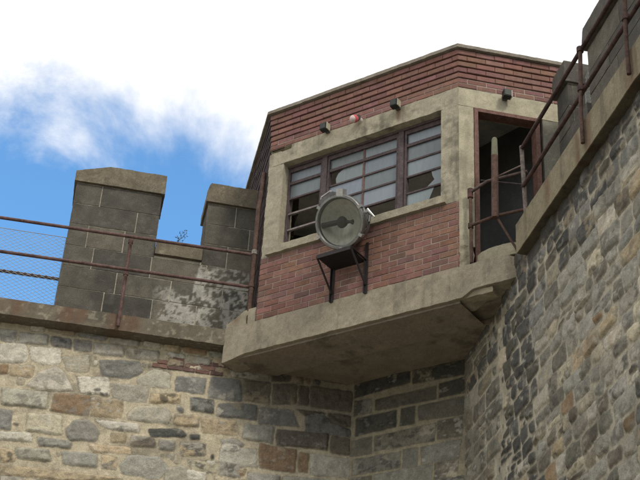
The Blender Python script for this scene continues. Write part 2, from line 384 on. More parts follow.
PAL.update(c1=(.125, .118, .092), c2=(.175, .158, .122), c3=(.205, .195, .16), c4=(.225, .205, .165))
ST_C = [(p, dict(dark='c1', brown='c2', gray='c3', mott='c4', blue='c3', tan='c4').get(c, c)) for p, c in traced(CSF, T3, 320, 360, 4.)]
ue_ = max(p[0] for ps, _ in ST_C for p in ps); ST_C = [([(u + (.03 if u > ue_ - .05 else 0), z) for u, z in ps], c) for ps, c in ST_C]
zb = min(p[1] for ps, _ in ST_C for p in ps)
ucs = [p[0] for ps, _ in ST_C for p in ps]; uc0, uc1 = min(ucs), max(ucs)
r = random.Random(5); z = zb + .01
while z > -.1:
    h = r.uniform(.17, .23) if z > 4 else .3; u = uc0
    ws = r.choice([(.3, .5, .2), (.55, .25, .2), (.2, .45, .35), (.4, .22, .38)])
    for w in ws:
        w = w * (uc1 - uc0); ST_C.append(([(u + .012, z - h + .01), (u + w - .012, z - h + .01), (u + w - .012, z - .012), (u + .012, z - .012)], r.choice(['c2', 'c3', 'c4', 'c4']))); u += w
    z -= h
wc = thing('stone_wall', 'short dark chamfer wall of squared stone blocks under the guard booth', 'wall', (3.4, 12.7, 0))
xr = 3.89; ucr = (xr - (11.36 * math.sqrt(2) - xr)) * S2
ucl = (LX - (11.36 * math.sqrt(2) - LX)) * S2
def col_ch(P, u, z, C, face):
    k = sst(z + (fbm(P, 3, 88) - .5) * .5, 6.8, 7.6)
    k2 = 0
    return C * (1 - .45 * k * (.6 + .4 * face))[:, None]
rubble('masonry', CSF, axis([(ucl - .03, ucr + .03, .0095)]), axis([(-.1, 5.9, .06), (5.9, 8.28, .0095)]), ST_C, wc, 200, mort=V(.33, .29, .20), colfn=col_ch, relief=.008, und=.014, grow=.005, k=.005, warp=.009)

# right wall
palR = ['mott'] * 4 + ['gray'] * 4 + ['c4'] * 3 + ['tan'] * 2 + ['cream'] * 3 + ['pale'] * 3 + ['brown'] * 2 + ['c3'] * 2 + ['rust', 'blue']
sq_ = [q for q in rows(-12.3, -11.1, 8.35, 4.2, (.17, .24), (.30, .48), ['c4', 'c3', 'c2', 'tan'], 44, split=.05, jit=.010) if max(p[0] for p in q[0]) < -11.0]
ST_R = sq_ + blocked(rows(-11.9, -3, 8.35, 4.2, (.125, .20), (.19, .40), palR, 41, split=.12, jit=.024), sq_)
ST_R += blocked(rows(-11.9, -10.6, 8.35, 4.2, (.07, .11), (.08, .16), palR, 47, split=0, jit=.01), ST_R)
ST_R += rows(-12.4, -3, 4.2, -.2, (.2, .3), (.3, .6), palR, 42)
ST_R += rows(-3, 8, 8.35, -.2, (.25, .35), (.4, .7), palR, 43)
rr_ = random.Random(9)
for i_, (p, cn) in enumerate(ST_R):
    cu, cz = np.mean(p, 0)
    if -11.28 < cu < -10.0 and cz > 5.4 and rr_.random() < .78: ST_R[i_] = (p, rr_.choice(['dark', 'dark', 'dark', 'c1']))
    elif cz > 7.9 and rr_.random() < .85: ST_R[i_] = (p, 'dark')  # upper courses mostly dark, painting in the shadow under the coping
    elif cz > 7.5 and rr_.random() < .6: ST_R[i_] = (p, rr_.choice(['dark', 'blue', 'brown']))
    elif cu < -11.28: ST_R[i_] = (p, rr_.choice(['brown', 'c4', 'c4', 'mott', 'tan', 'c3']))
wr = thing('stone_wall', 'tall right hand rubble wall running towards the camera beneath the sloping rail', 'wall', (4.2, 8, 0))
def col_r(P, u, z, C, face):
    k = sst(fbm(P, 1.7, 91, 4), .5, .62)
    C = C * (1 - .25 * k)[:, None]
    q = sst(z + (fbm(P, 5, 92, 4) - .5) * .35, 7.93, 8.14); C = mixc(C, V(.055, .05, .042)[None], q * .75)      # shadow strip below the coping, painted on the top course
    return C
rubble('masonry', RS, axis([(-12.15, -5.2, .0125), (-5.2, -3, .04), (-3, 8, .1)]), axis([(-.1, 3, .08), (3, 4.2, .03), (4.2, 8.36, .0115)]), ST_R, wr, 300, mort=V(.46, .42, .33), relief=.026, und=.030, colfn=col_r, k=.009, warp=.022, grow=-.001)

# wall cores and decks
CONC = V(.30, .265, .195)
def concol(base=CONC, seed=0, dark=.5, streaks=(), rust=(), drip=0., lich=.3):
    def fn(P, u, z, d):
        a = fbm(P, 2.3, seed + 400, 5); b = fbm(P, 11, seed + 410, 4); e = fbm(P, 45, seed + 420, 2)
        C = base[None] * (.74 + .36 * a + .16 * b)[:, None] * (.82 + .36 * e)[:, None]
        C = mixc(C, V(.085, .078, .062)[None], sst(a * .55 + b * .45, .5, .68) * dark)
        Q = P * V(1, 1, .12)
        v = fbm(Q, 14, seed + 430, 4); C = mixc(C, V(.11, .095, .07)[None], sst(v, .55, .72) * .5 * drip)
        C = mixc(C, V(.40, .36, .27)[None], sst(fbm(P, 24, seed + 440, 3), .62, .74) * lich)
        for ru, w, z0, z1 in rust:
            m = np.exp(-((u - ru + (b - .5) * .06) / w) ** 2) * sst(z, z0 - .06, z0 + .08) * sst(z, z1 + .1, z1 - .02) * (.35 + .9 * v)
            C = mixc(C, V(.14, .075, .045)[None], np.clip(m * (.3 + 1.2 * e), 0, .65))
        return C
    return fn
# left coping + deck
m = MB()
rl = [(-1.3, .12, 8.15, 8.36), (-.98, .09, 8.15, 8.36), (-.45, .10, 8.15, 8.36), (-.3, .07, 8.15, 8.36), (.09, .1, 8.1, 8.4), (.28, .08, 8.15, 8.36), (-1.75, .15, 8.1, 8.4)]
cl = concol(V(.155, .135, .10), 1, .8, rust=rl, drip=1., lich=.45)
m.rbox(LW, -2.3, 1.32, 8.15, 8.345, -.32, 0, .014, .007, 14, cl, faces='FBTLR', seed=1)
m.rbox(LW, -9, -2.3, 8.15, 8.345, -.32, 0, .08, .004, 9, cl, faces='FBTLR', seed=1)
m.build('coping', M_CONC, wl, smooth=40)
m = MB(); m.box(LW, -9, 3.9, 8.16, 8.335, -3.0, -.32, (.2, .18, .14)); m.build('walkway_deck', M_CONC, wl)
m = MB(); m.box(LW, -9, 2.9, -.2, 8.15, -3.0, -.30, (.25, .22, .16)); m.build('wall_core', M_STONE, wl)
# right coping + deck (fascia is deeper)
m = MB()
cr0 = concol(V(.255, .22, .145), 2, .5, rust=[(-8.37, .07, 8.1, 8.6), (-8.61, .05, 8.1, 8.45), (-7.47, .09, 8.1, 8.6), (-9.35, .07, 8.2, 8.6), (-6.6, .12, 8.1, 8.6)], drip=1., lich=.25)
cr_ = lambda P, u, z, d: cr0(P, u, z, d) * np.where((z < 8.19) & (d < -.012), .4, 1.)[:, None]     # shade painted into the underside colour
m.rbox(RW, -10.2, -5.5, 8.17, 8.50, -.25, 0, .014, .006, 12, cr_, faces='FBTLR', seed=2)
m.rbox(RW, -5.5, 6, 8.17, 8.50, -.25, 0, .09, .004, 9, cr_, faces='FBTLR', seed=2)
m.build('coping', M_CONC, wr, smooth=40)
m = MB(); m.box(RW, -14.9, 6, 8.2, 8.42, -2.2, -.25, (.2, .18, .14)); m.build('walkway_deck', M_CONC, wr)
m = MB(); m.box(RW, -16, 6, -.2, 8.2, -2.2, -.20, (.25, .22, .16)); m.build('wall_core', M_STONE, wr)
# old brick patching at the head of the left wall
m = MB(); rb = random.Random(3)
pa = LS.uz(160, 362); pb = LS.uz(213, 376)
for row in range(3):
    u = pa[0] - .1 + rb.uniform(0, .1); z = pa[1] - .075 + row * .052
    while u < pb[0]:
        w = rb.uniform(.13, .2)
        if rb.random() < .85 - .25 * (row == 2): m.rbox(LS, u, u + w - .01, z + .004 - (u - pa[0]) * .0, z + .048, -.04, .010 + rb.uniform(0, .006), .02, .008, 25, concol(V(*rb.choice([(.165, .09, .075), (.14, .085, .075), (.19, .11, .09)])), row, .3), faces='FBTLR')
        u += w
m.build('brick_patch', M_BRICK, wl, smooth=50)

# ------------------------------------------------------------------ battlements
def block_face(m, fr, u0, u1, z0, rowz, joints, d, colf, rnd, edge_l=True):
    zs = [z0] + rowz
    for k in range(len(zs) - 1):
        us = [u0] + [j for j in joints[k % len(joints)] if u0 < j < u1] + [u1]
        for a in range(len(us) - 1):
            g = rnd.uniform(.0048, .007)
            m.rbox(fr, us[a] + (g if a else 0), us[a + 1] - (g if a + 2 < len(us) else 0), zs[k] + g, zs[k + 1] - g, d - .05, d + .004 + rnd.uniform(-.002, .003), .022, .004, 16, colf(rnd), faces='FBTLR', seed=rnd.randrange(99))
def stonecol(white=0.):
    def mk(r):
        base = V(*r.choice([(.105, .096, .078), (.12, .11, .088), (.085, .079, .067), (.14, .125, .097), (.10, .092, .076)])); sd = r.randrange(100)
        def fn(P, u, z, d):
            a = fbm(P, 4, 500 + sd, 5); b = fbm(P, 17, 520, 4)
            C = base[None] * (.65 + .7 * a)[:, None]
            C = mixc(C, V(.04, .038, .034)[None], sst(fbm(P * V(1, 1, .35), 2.6, 530, 3), .42, .78) * .7)
            C = mixc(C, V(.36, .34, .28)[None], sst(b, .62, .72) * .08)
            if white:   # flaking limewash with its own outline
                w = sst(P[:, 0] + (fbm(P, 3, 541) - .5) * .6, .38, .6) * sst(9.14 - P[:, 2] + (fbm(P, 5, 542) - .5) * .25 + np.clip((P[:, 0] - .93) * 6, 0, .38), 0, .06)
                pt = sst(fbm(P, 7, 543, 5) * .45 + fbm(P, 26, 545, 4) * .55, .45, .50)
                C = mixc(C, V(.37, .355, .31)[None] * (.7 + .5 * b)[:, None], w * pt)
            return C
        return fn
    return mk
def cap(m, fr, u0, u1, z0, z1, zl, d0, d1, col, hipl=.42):
    """coping stone with weathered sloping end"""
    def shape(u, z, d):
        t = np.clip((u - u0) / hipl, 0, 1); top = zl + (z1 - zl) * t
        zz = z0 + (z - z0) / (z1 - z0) * (top - z0)
        zz = zz + np.where(z > z0 + 1e-4, np.clip(-(d - (d0 + d1) / 2) * 0 , -1, 1), 0)
        return u, zz, d
    m.rbox(fr, u0, u1, z0, z1, d0, d1, .022, .007, 13, col, shape=shape, seed=5)
capcol = concol(V(.165, .14, .10), 8, .5, drip=.8, lich=.25)
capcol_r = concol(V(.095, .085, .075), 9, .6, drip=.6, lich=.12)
rz = [9.24, 9.54, 9.838, 10.155, 10.457, 10.77]
rn = random.Random(12)
pl_ = thing('battlement', 'dark stone battlement with square merlons against the blue sky on the left wall', 'battlement', (.4, 14.45, 8.33))
j1 = [[-.05, .62], [-.4, .2, .95], [.02, .6], [-.37, .35, .9], [-.06], [-.36]]
j1 = [[0., .52], [-.36, .16, .95], [.05, .8], [-.40, .25, .6], [.16, .9], [-.31, 1.5]]
def merlon(fr, u0, u1, parent, base=8.34, jt=None, hip=.42, thick=.55, cc_=None):
    m = MB(); m.box(fr, u0 + .004, u1 - .004, 10.155, 10.775, -thick, -.003, (.46, .42, .33)); 
    block_face(m, fr, u0, u1, 10.155, [10.457, 10.77], jt, 0, stonecol(0), rn)
    # ends, each a stack of blocks
    e0 = Frame(fr.p(u0, 0, -thick), -fr.N * -1); e1 = None
    for zz in ((10.08, 10.155), (10.155, 10.457), (10.457, 10.77)):
        for uu, s_ in ((u0, 1), (u1, -1)):
            a, b = sorted((uu, uu + s_ * .04))
            m.rbox(fr, a, b, zz[0] + .004, zz[1] - .004, -thick, -.055, .03, .006, 16, stonecol(0)(rn), faces='LRBTK')
    o = m.build('merlon', M_BLOCK, parent, smooth=40)
    c_ = MB(); cap(c_, fr, u0 - .03, u1 + .03, 10.775, 11.06, 10.925, -thick - .04, .045, cc_ or capcol, hip)
    c_.build('cap_stone', M_BLOCK, o, smooth=40)
    return o
merlon(MW, -.665, .44, pl_, jt=[[.16], [-.33]])
merlon(MW, 1.045, 2.2, pl_, jt=[[1.62], [1.42]], hip=.03)
merlon(MW, -4.2, -3.0, pl_, jt=[[-3.5], [-3.9]])
m = MB(); m.box(MW, -.661, 2.2, 8.3, 9.87, -.55, -.003, (.46, .42, .33)); m.box(MW, -.661, .436, 9.87, 10.155, -.55, -.003, (.46, .42, .33)); m.box(MW, 1.049, 2.2, 9.87, 10.155, -.55, -.003, (.46, .42, .33))
block_face(m, MW, -.665, 2.2, 8.33, [8.62, 8.93] + rz[:3] , [[0., .52, 1.4], [.62, 1.3], [-.1, .5, 1.05], [.02, .7, 1.35], [-.31, .42, 1.12]], 0, stonecol(1), rn)
block_face(m, MW, -.665, .44, 9.838, [10.155], [[-.42, .04]], 0, stonecol(1), rn)
block_face(m, MW, 1.045, 2.2, 9.838, [10.155], [[1.36]], 0, stonecol(0), rn)
m.build('breast_wall', M_BLOCK, pl_, smooth=40)
m = MB(); m.box(MW, -4.196, -3.004, 8.3, 10.155, -.55, -.003, (.46, .42, .33)); block_face(m, MW, -4.2, -3.0, 8.33, [8.62, 8.93, 9.24, 9.54, 9.838, 10.155], [[-3.5], [-3.9]], 0, stonecol(0), rn); m.build('breast_wall', M_BLOCK, pl_, smooth=40)
m = MB(); m.rbox(MW, .445, 1.04, 9.875, 10.07, -.56, .05, .022, .005, 13, capcol, seed=4); m.build('crenel_sill', M_BLOCK, pl_, smooth=40)

pr_ = thing('battlement', 'dark stone battlement in shade above the right hand walkway beside the booth', 'battlement', (4.9, 9, 8.42))
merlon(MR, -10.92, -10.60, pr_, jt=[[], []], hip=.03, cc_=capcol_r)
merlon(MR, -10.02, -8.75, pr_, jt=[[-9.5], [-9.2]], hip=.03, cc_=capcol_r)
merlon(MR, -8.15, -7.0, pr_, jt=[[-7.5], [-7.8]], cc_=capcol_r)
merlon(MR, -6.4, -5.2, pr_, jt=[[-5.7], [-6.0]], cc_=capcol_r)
m = MB(); m.box(MR, -10.9, -2, 8.4, 9.86, -.55, -.003, (.30, .275, .22))
block_face(m, MR, -10.92, -5.2, 8.42, [8.93, 9.24, 9.54, 9.86], [[-10.5, -9.7, -9.1, -8.3, -7.6, -6.8, -6], [-10.3, -9.5, -8.7, -7.9, -7.1, -6.5, -5.6]], 0, stonecol(0), rn)
for a, b in ((-10.92, -10.60), (-10.02, -8.75), (-8.15, -7.0), (-6.4, -5.2)):
    m.box(MR, a + .004, b - .004, 9.86, 10.155, -.55, -.003, (.30, .275, .22)); block_face(m, MR, a, b, 9.86, [10.155], [[(a + b) / 2 + .07]], 0, stonecol(0), rn)
m.build('breast_wall', M_BLOCK, pr_, smooth=40)
for a, b in ((-10.60, -10.02), (-8.75, -8.15), (-7.0, -6.4)):
    m = MB(); m.rbox(MR, a + .005, b - .005, 9.862, 10.06, -.56, .05, .025, .005, 13, capcol_r, seed=4); m.build('crenel_sill', M_BLOCK, pr_, smooth=40)

# ------------------------------------------------------------------ guard booth
bo = thing('guard_booth', 'red brick and concrete guard booth with broken windows overhanging the wall corner', 'guard booth', (3.0, 12.2, 7.97))
UA0, UA1 = -7.85, -5.285
BX1 = 5.3; BYB = 14.9
# overhanging base
m = MB()
bc = concol(V(.31, .27, .20), 21, .35, drip=.7, lich=.35)
def sh_beam(u, z, d):
    k = sst(u, -5.27, -5.1); z = z + np.where(z < 8.15, (8.15 - z) / .18 * (.075 * k + .012), 0) * (z < 8.15)
    e = sst(u, -4.80, -4.64); d = d - e * .07 * (d > -.05) ; z = z - e * .03 * (z > 8.2) + e * .05 * (z < 8.15)
    z = z - .05 * sst(u, -7.9, -8.27) * (z < 8.1)
    return u, z, d
m.rbox(AF, -8.27, -4.63, 7.97, 8.355, -.30, 0, .015, .009, 12, bc, shape=sh_beam, seed=8, faces='FBTLR')
m.build('base_beam', M_CONC, bo, smooth=40)
m = MB()
bc2 = concol(V(.24, .20, .15), 25, .7, drip=0, lich=.15)
m.rbox(AF, -5.24, -4.93, 7.985, 8.05, -.14, -.03, .018, .014, 14, concol(V(.30, .26, .18), 27, .3), seed=3)
m.rbox(AF, -8.32, -5.3, 7.955, 8.02, -.60, -.045, .02, .006, 10, bc2, seed=9, faces='FB')
m.rbox(AF, -9.2, -4.5, 8.03, 8.07, -1.35, -.30, .025, .008, 6, bc2, seed=9, faces='BF')
m.rbox(AF, -8.32, -5.1, 7.985, 8.03, -1.35, -.60, .025, .008, 6, bc2, seed=10, faces='BF')
m.build('soffit', M_CONC, bo, smooth=40)
m = MB(); m.prism([(1.36, 13.2), (3.95, 10.62), (BX1, 10.9), (BX1, BYB), (1.62, BYB), (1.62, 13.2)], 8.10, 8.352, (.2, .18, .14)); m.build('floor_slab', M_CONC, bo)
# curb left of the brickwork and broken threshold right of it
m = MB()
def sh_curb(u, z, d): return u, np.where(z > 8.4, z - .12 * (1 - sst(u, -8.27, -7.95)) , z), d
m.rbox(AF, -8.265, UA0 - .004, 8.357, 8.545, -.22, -.012, .02, .006, 14, concol(V(.31, .275, .20), 30, .25, rust=[(-8.14, .06, 8.38, 8.52)]), shape=sh_curb, seed=4)
m.build('curb', M_CONC, bo, smooth=40)
m = MB()
def sh_th(u, z, d):
    t = (u + 4.885) / .215; return u, np.where(z > 8.42, z - .03 * np.clip(-t, 0, 1) , z), d - .03 * t ** 4 * (d > -.1)
m.rbox(AF, -5.11, -4.66, 8.357, 8.495, -.3, -.02, .012, .011, 9, concol(V(.31, .28, .20), 33, .4, lich=.4), shape=sh_th, seed=14)
m.build('threshold', M_CONC, bo, smooth=50)

# brickwork
BRK = [(.215, .110, .086), (.195, .099, .080), (.232, .123, .096), (.18, .094, .078), (.212, .113, .092), (.165, .093, .078), (.222, .114, .086)]
def bricks(m, fr, u0, u1, z0, n, ch, d, L=.215, g=.011, seed=0, off=.5, tint=1., pal=None):
    r = random.Random(seed)
    for k in range(n):
        z = z0 + k * ch; u = u0 - (L + g) * off * ((k + seed) % 2)
        while u < u1 - .01:
            a, b = max(u, u0), min(u + L, u1)
            if b - a > .02:
                c = V(*r.choice(pal or BRK)) * r.uniform(.85, 1.13) * tint * V(1, r.uniform(.95, 1.1), r.uniform(.92, 1.12)); dd = d + r.uniform(-.003, .003); j = [r.uniform(-.0015, .0015) for _ in range(4)]; e = .004
                P = [fr.p(a, z + j[0], d - .03), fr.p(b, z + j[1], d - .03), fr.p(b, z + ch - g + j[2], d - .03), fr.p(a, z + ch - g + j[3], d - .03),
                     fr.p(a + e, z + e + j[0], dd), fr.p(b - e, z + e + j[1], dd), fr.p(b - e, z + ch - g - e + j[2], dd), fr.p(a + e, z + ch - g - e + j[3], dd)]
                P[4] = fr.p(a, z + j[0], dd - .004); P[5] = fr.p(b, z + j[1], dd - .004); P[6] = fr.p(b, z + ch - g + j[2], dd - .004); P[7] = fr.p(a, z + ch - g + j[3], dd - .004)
                Q = [fr.p(a + e, z + e + j[0], dd), fr.p(b - e, z + e + j[1], dd), fr.p(b - e, z + ch - g - e + j[2], dd), fr.p(a + e, z + ch - g - e + j[3], dd)]
                m.add(P + Q, [[0, 1, 5, 4], [1, 2, 6, 5], [2, 3, 7, 6], [3, 0, 4, 7], [4, 5, 9, 8], [5, 6, 10, 9], [6, 7, 11, 10], [7, 4, 8, 11], [8, 9, 10, 11]], c)
            u += L + g
MC = (.33, .27, .23)
m = MB()
m.box(AF, UA0, UA1, 8.357, 9.165, -.24, -.006, MC)
bricks(m, AF, UA0, UA1, 8.362, 11, .073, 0, seed=1, g=.0085, L=.195)
m.build('brick_spandrel', M_BRICK, bo)
# corbelled brick parapet around three faces
m = MB(); zc = 10.688; T = math.tan(math.radians(22.5))
m.box(AF, UA0, UA1, zc, 11.20, -.25, -.012, (.12, .085, .075)); m.box(BF, 3.4217, BX1, zc, 11.20, -.25, -.012, (.12, .085, .075)); m.box(SF, -BYB, -12.71, zc, 11.20, -.25, -.012, (.12, .085, .075))
m.box(AF, UA0, UA1, zc, zc + .13, -.05, -.006, MC); m.box(BF, 3.4217, BX1, zc, zc + .13, -.05, -.006, MC)
PB = [(.210, .108, .090), (.198, .10, .085), (.220, .115, .095)]
def around(z0, n, ch, d, g, seed, L=.215):
    bricks(m, AF, UA0 - d * T, UA1 + d * T, z0, n, ch, d, seed=seed, g=g, L=L, pal=PB)
    bricks(m, BF, 3.4217 - d * T, BX1, z0, n, ch, d, seed=seed + 50, g=g, L=L, pal=PB)
    bricks(m, SF, -BYB, -12.71 + d * T, z0, n, ch, d, seed=seed + 90, g=g, L=L, tint=V(.26, .34, .42))  # tint paints the shade of the west side into its bricks
around(zc + .004, 2, .066, 0, .010, 2)
for k in range(5):
    z0 = 10.828 + k * .0765; d = .006 + .008 * k
    around(z0, 1, .0665, d, .0035, 10 + k, L=.215)
m.build('brick_parapet', M_BRICK, bo)
m = MB(); d = .075; cc = concol(V(.25, .22, .18), 40, .6, lich=.3)
m.rbox(AF, UA0 - d * T, UA1 + d * T, 11.205, 11.25, -.3, d, .02, .006, 14, cc)
m.rbox(BF, 3.4217 - d * T, BX1, 11.206, 11.251, -.3, d, .02, .006, 14, cc)
m.rbox(SF, -BYB, -12.71 + d * T, 11.204, 11.249, -.3, d, .03, .005, 14, cc)
m.prism([(1.75, 12.9), (3.5, 11.12), (BX1, 11.12), (BX1, BYB), (1.75, BYB)], 11.10, 11.19, (.12, .12, .12))
m.build('roof', M_CONC, bo, smooth=40)
# concrete frame
cf = concol(V(.365, .33, .245), 50, .65, drip=.9, lich=.4, rust=[(-6.06, .03, 10.5, 10.72)])
m = MB()
def sh_band(u, z, d):   # spalled notch at the top left
    k = sst(np.abs(u + 7.70), .17, .12) * sst(np.abs(z - 10.662 - .008 * np.sin(u * 21 + 1)), .030, .014) * (d > -.02)
    d = d - k * .10; return u, z, d
m.rbox(AF, UA0, UA1, 10.442, 10.684, -.24, 0, .012, .008, 13, cf, shape=sh_band, seed=31, faces='FBLRT')
m.rbox(AF, UA0, -7.63, 9.168, 10.44, -.24, -.004, .015, .009, 13, cf, seed=32, faces='FLRB')
m.rbox(AF, -5.503, UA1, 9.168, 10.44, -.24, -.002, .015, .005, 9, cf, seed=33, faces='FLRB')
cb = concol(V(.43, .39, .285), 60, .25, drip=.6, lich=.2)
m.rbox(BF, 3.424, 4.60, 10.435, 10.682, -.2, 0, .015, .005, 9, cb, seed=34, faces='FBLRT')
m.rbox(BF, 3.424, 3.595, 8.62, 10.433, -.2, 0, .015, .004, 9, cb, seed=35, faces='FBLR')
m.rbox(BF, 3.424, 3.575, 8.36, 8.62, -.2, .004, .012, .022, 18, concol(V(.36, .32, .23), 63, .4, lich=.5), seed=36, faces='FBLR')
m.rbox(BF, 4.40, 4.60, 8.36, 10.433, -.2, -.004, .02, .006, 12, concol(V(.2, .19, .15), 64, .5), seed=37, faces='FBLR')
m.build('concrete_frame', M_CONC, bo, smooth=40)
m = MB()
m.box(BF, 4.6, BX1, 8.4, 10.687, -.2, -.01, (.2, .18, .14)); m.build('side_wall', M_BRICK, bo)
m = MB(); m.box(SF, -BYB, -12.71, 8.36, 10.687, -.25, -.02, (.24, .21, .15))
bricks(m, SF, -BYB, -12.71, 8.36, 28, .082, 0, seed=71, tint=V(.26, .34, .42))  # same painted shade on the west side, by tint
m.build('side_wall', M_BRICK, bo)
m = MB()
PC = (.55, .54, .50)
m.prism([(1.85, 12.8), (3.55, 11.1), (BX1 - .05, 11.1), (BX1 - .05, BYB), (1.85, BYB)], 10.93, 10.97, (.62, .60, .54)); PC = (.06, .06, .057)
m.prism([(3.88, 12.63), (4.76, 11.18), (4.82, 11.21), (3.94, 12.67)], 8.36, 10.929, (.13, .132, .128))
IB = Frame((0, BYB, 0), (1, 0, 0))
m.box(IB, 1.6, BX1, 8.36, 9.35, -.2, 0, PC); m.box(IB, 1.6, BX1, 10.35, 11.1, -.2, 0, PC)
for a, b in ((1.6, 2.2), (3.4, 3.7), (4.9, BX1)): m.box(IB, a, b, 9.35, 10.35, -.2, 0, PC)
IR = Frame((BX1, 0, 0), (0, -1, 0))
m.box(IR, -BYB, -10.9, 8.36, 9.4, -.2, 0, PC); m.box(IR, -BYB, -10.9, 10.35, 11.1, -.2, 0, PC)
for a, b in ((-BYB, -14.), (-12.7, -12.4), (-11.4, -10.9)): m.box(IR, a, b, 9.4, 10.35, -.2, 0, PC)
m.build('interior', M_PLAS, bo)

# sill
m = MB(); m.rbox(AF, -7.76, -5.43, 9.168, 9.262, -.22, .045, .014, .009, 14, concol(V(.34, .305, .225), 70, .45, drip=.3), seed=41)
m.build('window_sill', M_CONC, bo, smooth=40)
# window: three casements of five rows
FC = (.085, .064, .066); FR_ = (.15, .085, .072); BARC = (.21, .18, .175)
DW = -.145
zr = [9.315, 9.553, 9.775, 9.988, 10.203, 10.37]
def casement(uA, uB, split, label, glass, barcol=FC, fw=.026, fd=.03):
    f = MB()
    f.box(AF, uA, uA + fw, 9.268, 10.44, DW - fd, DW + fd, FC); f.box(AF, uB - fw, uB, 9.268, 10.44, DW - fd, DW + fd, FC)
    f.box(AF, uA + fw, uB - fw, 10.36, 10.44, DW - fd + .002, DW + fd - .002, FC); f.box(AF, uA + fw, uB - fw, 9.268, 9.30, DW - fd + .002, DW + fd - .002, FC)
    for k, z in enumerate(zr[1:-1]):
        t = .019 if k == 3 else .011
        f.box(AF, uA + fw, uB - fw, z - t, z + t, DW - .014, DW + (.024 if k == 3 else .016), barcol if k < 2 else FC)
    if split is not None: f.box(AF, split - .011, split + .011, 9.30, 10.405, DW - .012, DW + .013, FR_)
    o = f.build('window', M_PAINT, bo); o['label'] = label
    gl = MB()
    for poly in glass: gl.plate(AF, poly, DW - .002, DW + .002, V(1, 1, 1) * random.uniform(.78, 1.4) * V(1, random.uniform(.97, 1.03), random.uniform(.9, 1.05)))
    gl.build('pane', M_PANE, o)
    return o
def pane(u0, u1, k): return [(u0, zr[k]), (u1, zr[k]), (u1, zr[k + 1]), (u0, zr[k + 1])]
def shard(pts, d=DW): return [AF.uz(x, y, d) for x, y in pts]
a0, a1 = -7.60, -7.165
casement(-7.63, -7.14, None, 'left casement missing its three lower panes', [pane(a0, a1, 4), pane(a0, a1, 3)], BARC)
b0, bm, b1 = -7.045, -6.58, -6.135
hole = [(333, 186.3), (341, 184), (340.5, 181.5), (337.3, 179.0), (338.8, 174.8), (343, 170.6), (346.5, 168.3), (349, 166), (349, 164.5)]
P2 = [(b0, zr[3]), ]
sh2 = shard([(336.5, 183.5), (336, 178.8), (338.2, 174), (342.5, 170), (349.5, 165)])
p_br = [(sh2[0][0], zr[3])] + sh2[1:] + [(sh2[-1][0], zr[4]), (bm, zr[4]), (bm, zr[3])]
casement(-7.07, -6.11, bm, 'middle casement with a jagged hole in an upper left pane', [pane(b0, bm, 4), pane(bm, b1, 4), p_br[::1], pane(bm, b1, 3), pane(b0, bm, 2), pane(bm, b1, 2), pane(b0, bm, 1), pane(bm, b1, 1)])
c0, c1 = -6.0, -5.53
casement(-6.03, -5.503, None, 'right casement with two broken lower panes', [pane(c0, c1, 4), pane(c0, c1, 3), pane(c0, c1, 2),
    [(-5.66, 9.645), (-5.685, 9.70), (-5.70, zr[2]), (c1, zr[2]), (c1, zr[1]), (-5.78, zr[1])],
    [(c0, zr[0]), (-5.72, zr[0]), (-5.725, 9.40), (-5.66, zr[1]), (c0, zr[1])]])
m = MB()
for u in (-7.105, -6.07): m.box(AF, u - .033, u + .033, 9.268, 10.441, DW - .05, DW + .045, FC)
m.box(AF, -7.63, -5.503, 10.412, 10.4405, DW - .05, DW + .05, FC)
m.build('mullion', M_PAINT, bo)
# door frame
DR = (.15, .078, .062)
m = MB()
m.box(BF, 3.600, 3.645, 8.37, 10.43, -.13, .01, DR); m.box(BF, 4.31, 4.36, 8.37, 10.43, -.13, .01, DR); m.box(BF, 3.645, 4.31, 10.385, 10.43, -.128, .008, DR)
m.build('door_frame', M_PAINT, bo)

# ------------------------------------------------------------------ downpipe at the booth's left edge
RC = (.095, .058, .046)
m = MB()
q0 = survey(248, 305, SF.N, SF.O @ SF.N + .07); q1 = survey(262.5, 190, SF.N, SF.O @ SF.N + .07)
dpx, dpy = 1.545, 12.83
m.tube([(dpx, dpy, 8.36), (dpx, dpy, 9.95), (dpx + .02, dpy, 10.15), (dpx + .03, dpy + .02, 10.45)], .030, RC, 12)
dp = m.build('pipe', M_RUST, None, smooth=50); dp.name = 'downpipe'; tag(dp, 'rusty brown pipe standing beside the left edge of the brick booth', 'downpipe')
for zz, c_ in ((9.28, (.22, .2, .18)), (8.84, RC)):
    m = MB(); m.tube([(dpx, dpy, zz), (dpx, dpy, zz + .055)], .037, c_, 12); m.build('collar', M_RUST, dp, smooth=50)

# ------------------------------------------------------------------ left railing
rl_ = thing('railing', 'rusty two rail pipe railing along the left walkway in front of the battlement', 'railing', (0, 13, 8.34))
RL = (.125, .075, .068)
def bent(p0, p1, n, a, r=random.Random(4)):
    p0, p1 = V(*p0), V(*p1); return [p0 + (p1 - p0) * t / n + V(0, 0, r.uniform(-a, a)) * (0 < t < n) for t in range(n + 1)]
for zz in (9.295, 8.86):
    m = MB(); m.tube(bent((-9, 13.0, zz), (dpx, 12.86, zz), 9, .006), .0195, RL, 10); m.build('rail', M_RUST, rl_, smooth=50)
for xx in (.115, -2.9, -5.9):
    m = MB(); m.tube([(xx, 12.965, 8.18), (xx, 12.965, 8.5), (xx, 12.98, 9.3)], .021, RL, 10)
    m.tube([(xx, 12.975, 8.84), (xx, 12.975, 8.885)], .03, RL, 10); m.tube([(xx, 12.985, 9.27), (xx, 12.985, 9.32)], .03, RL, 10); m.build('post', M_RUST, rl_, smooth=50)

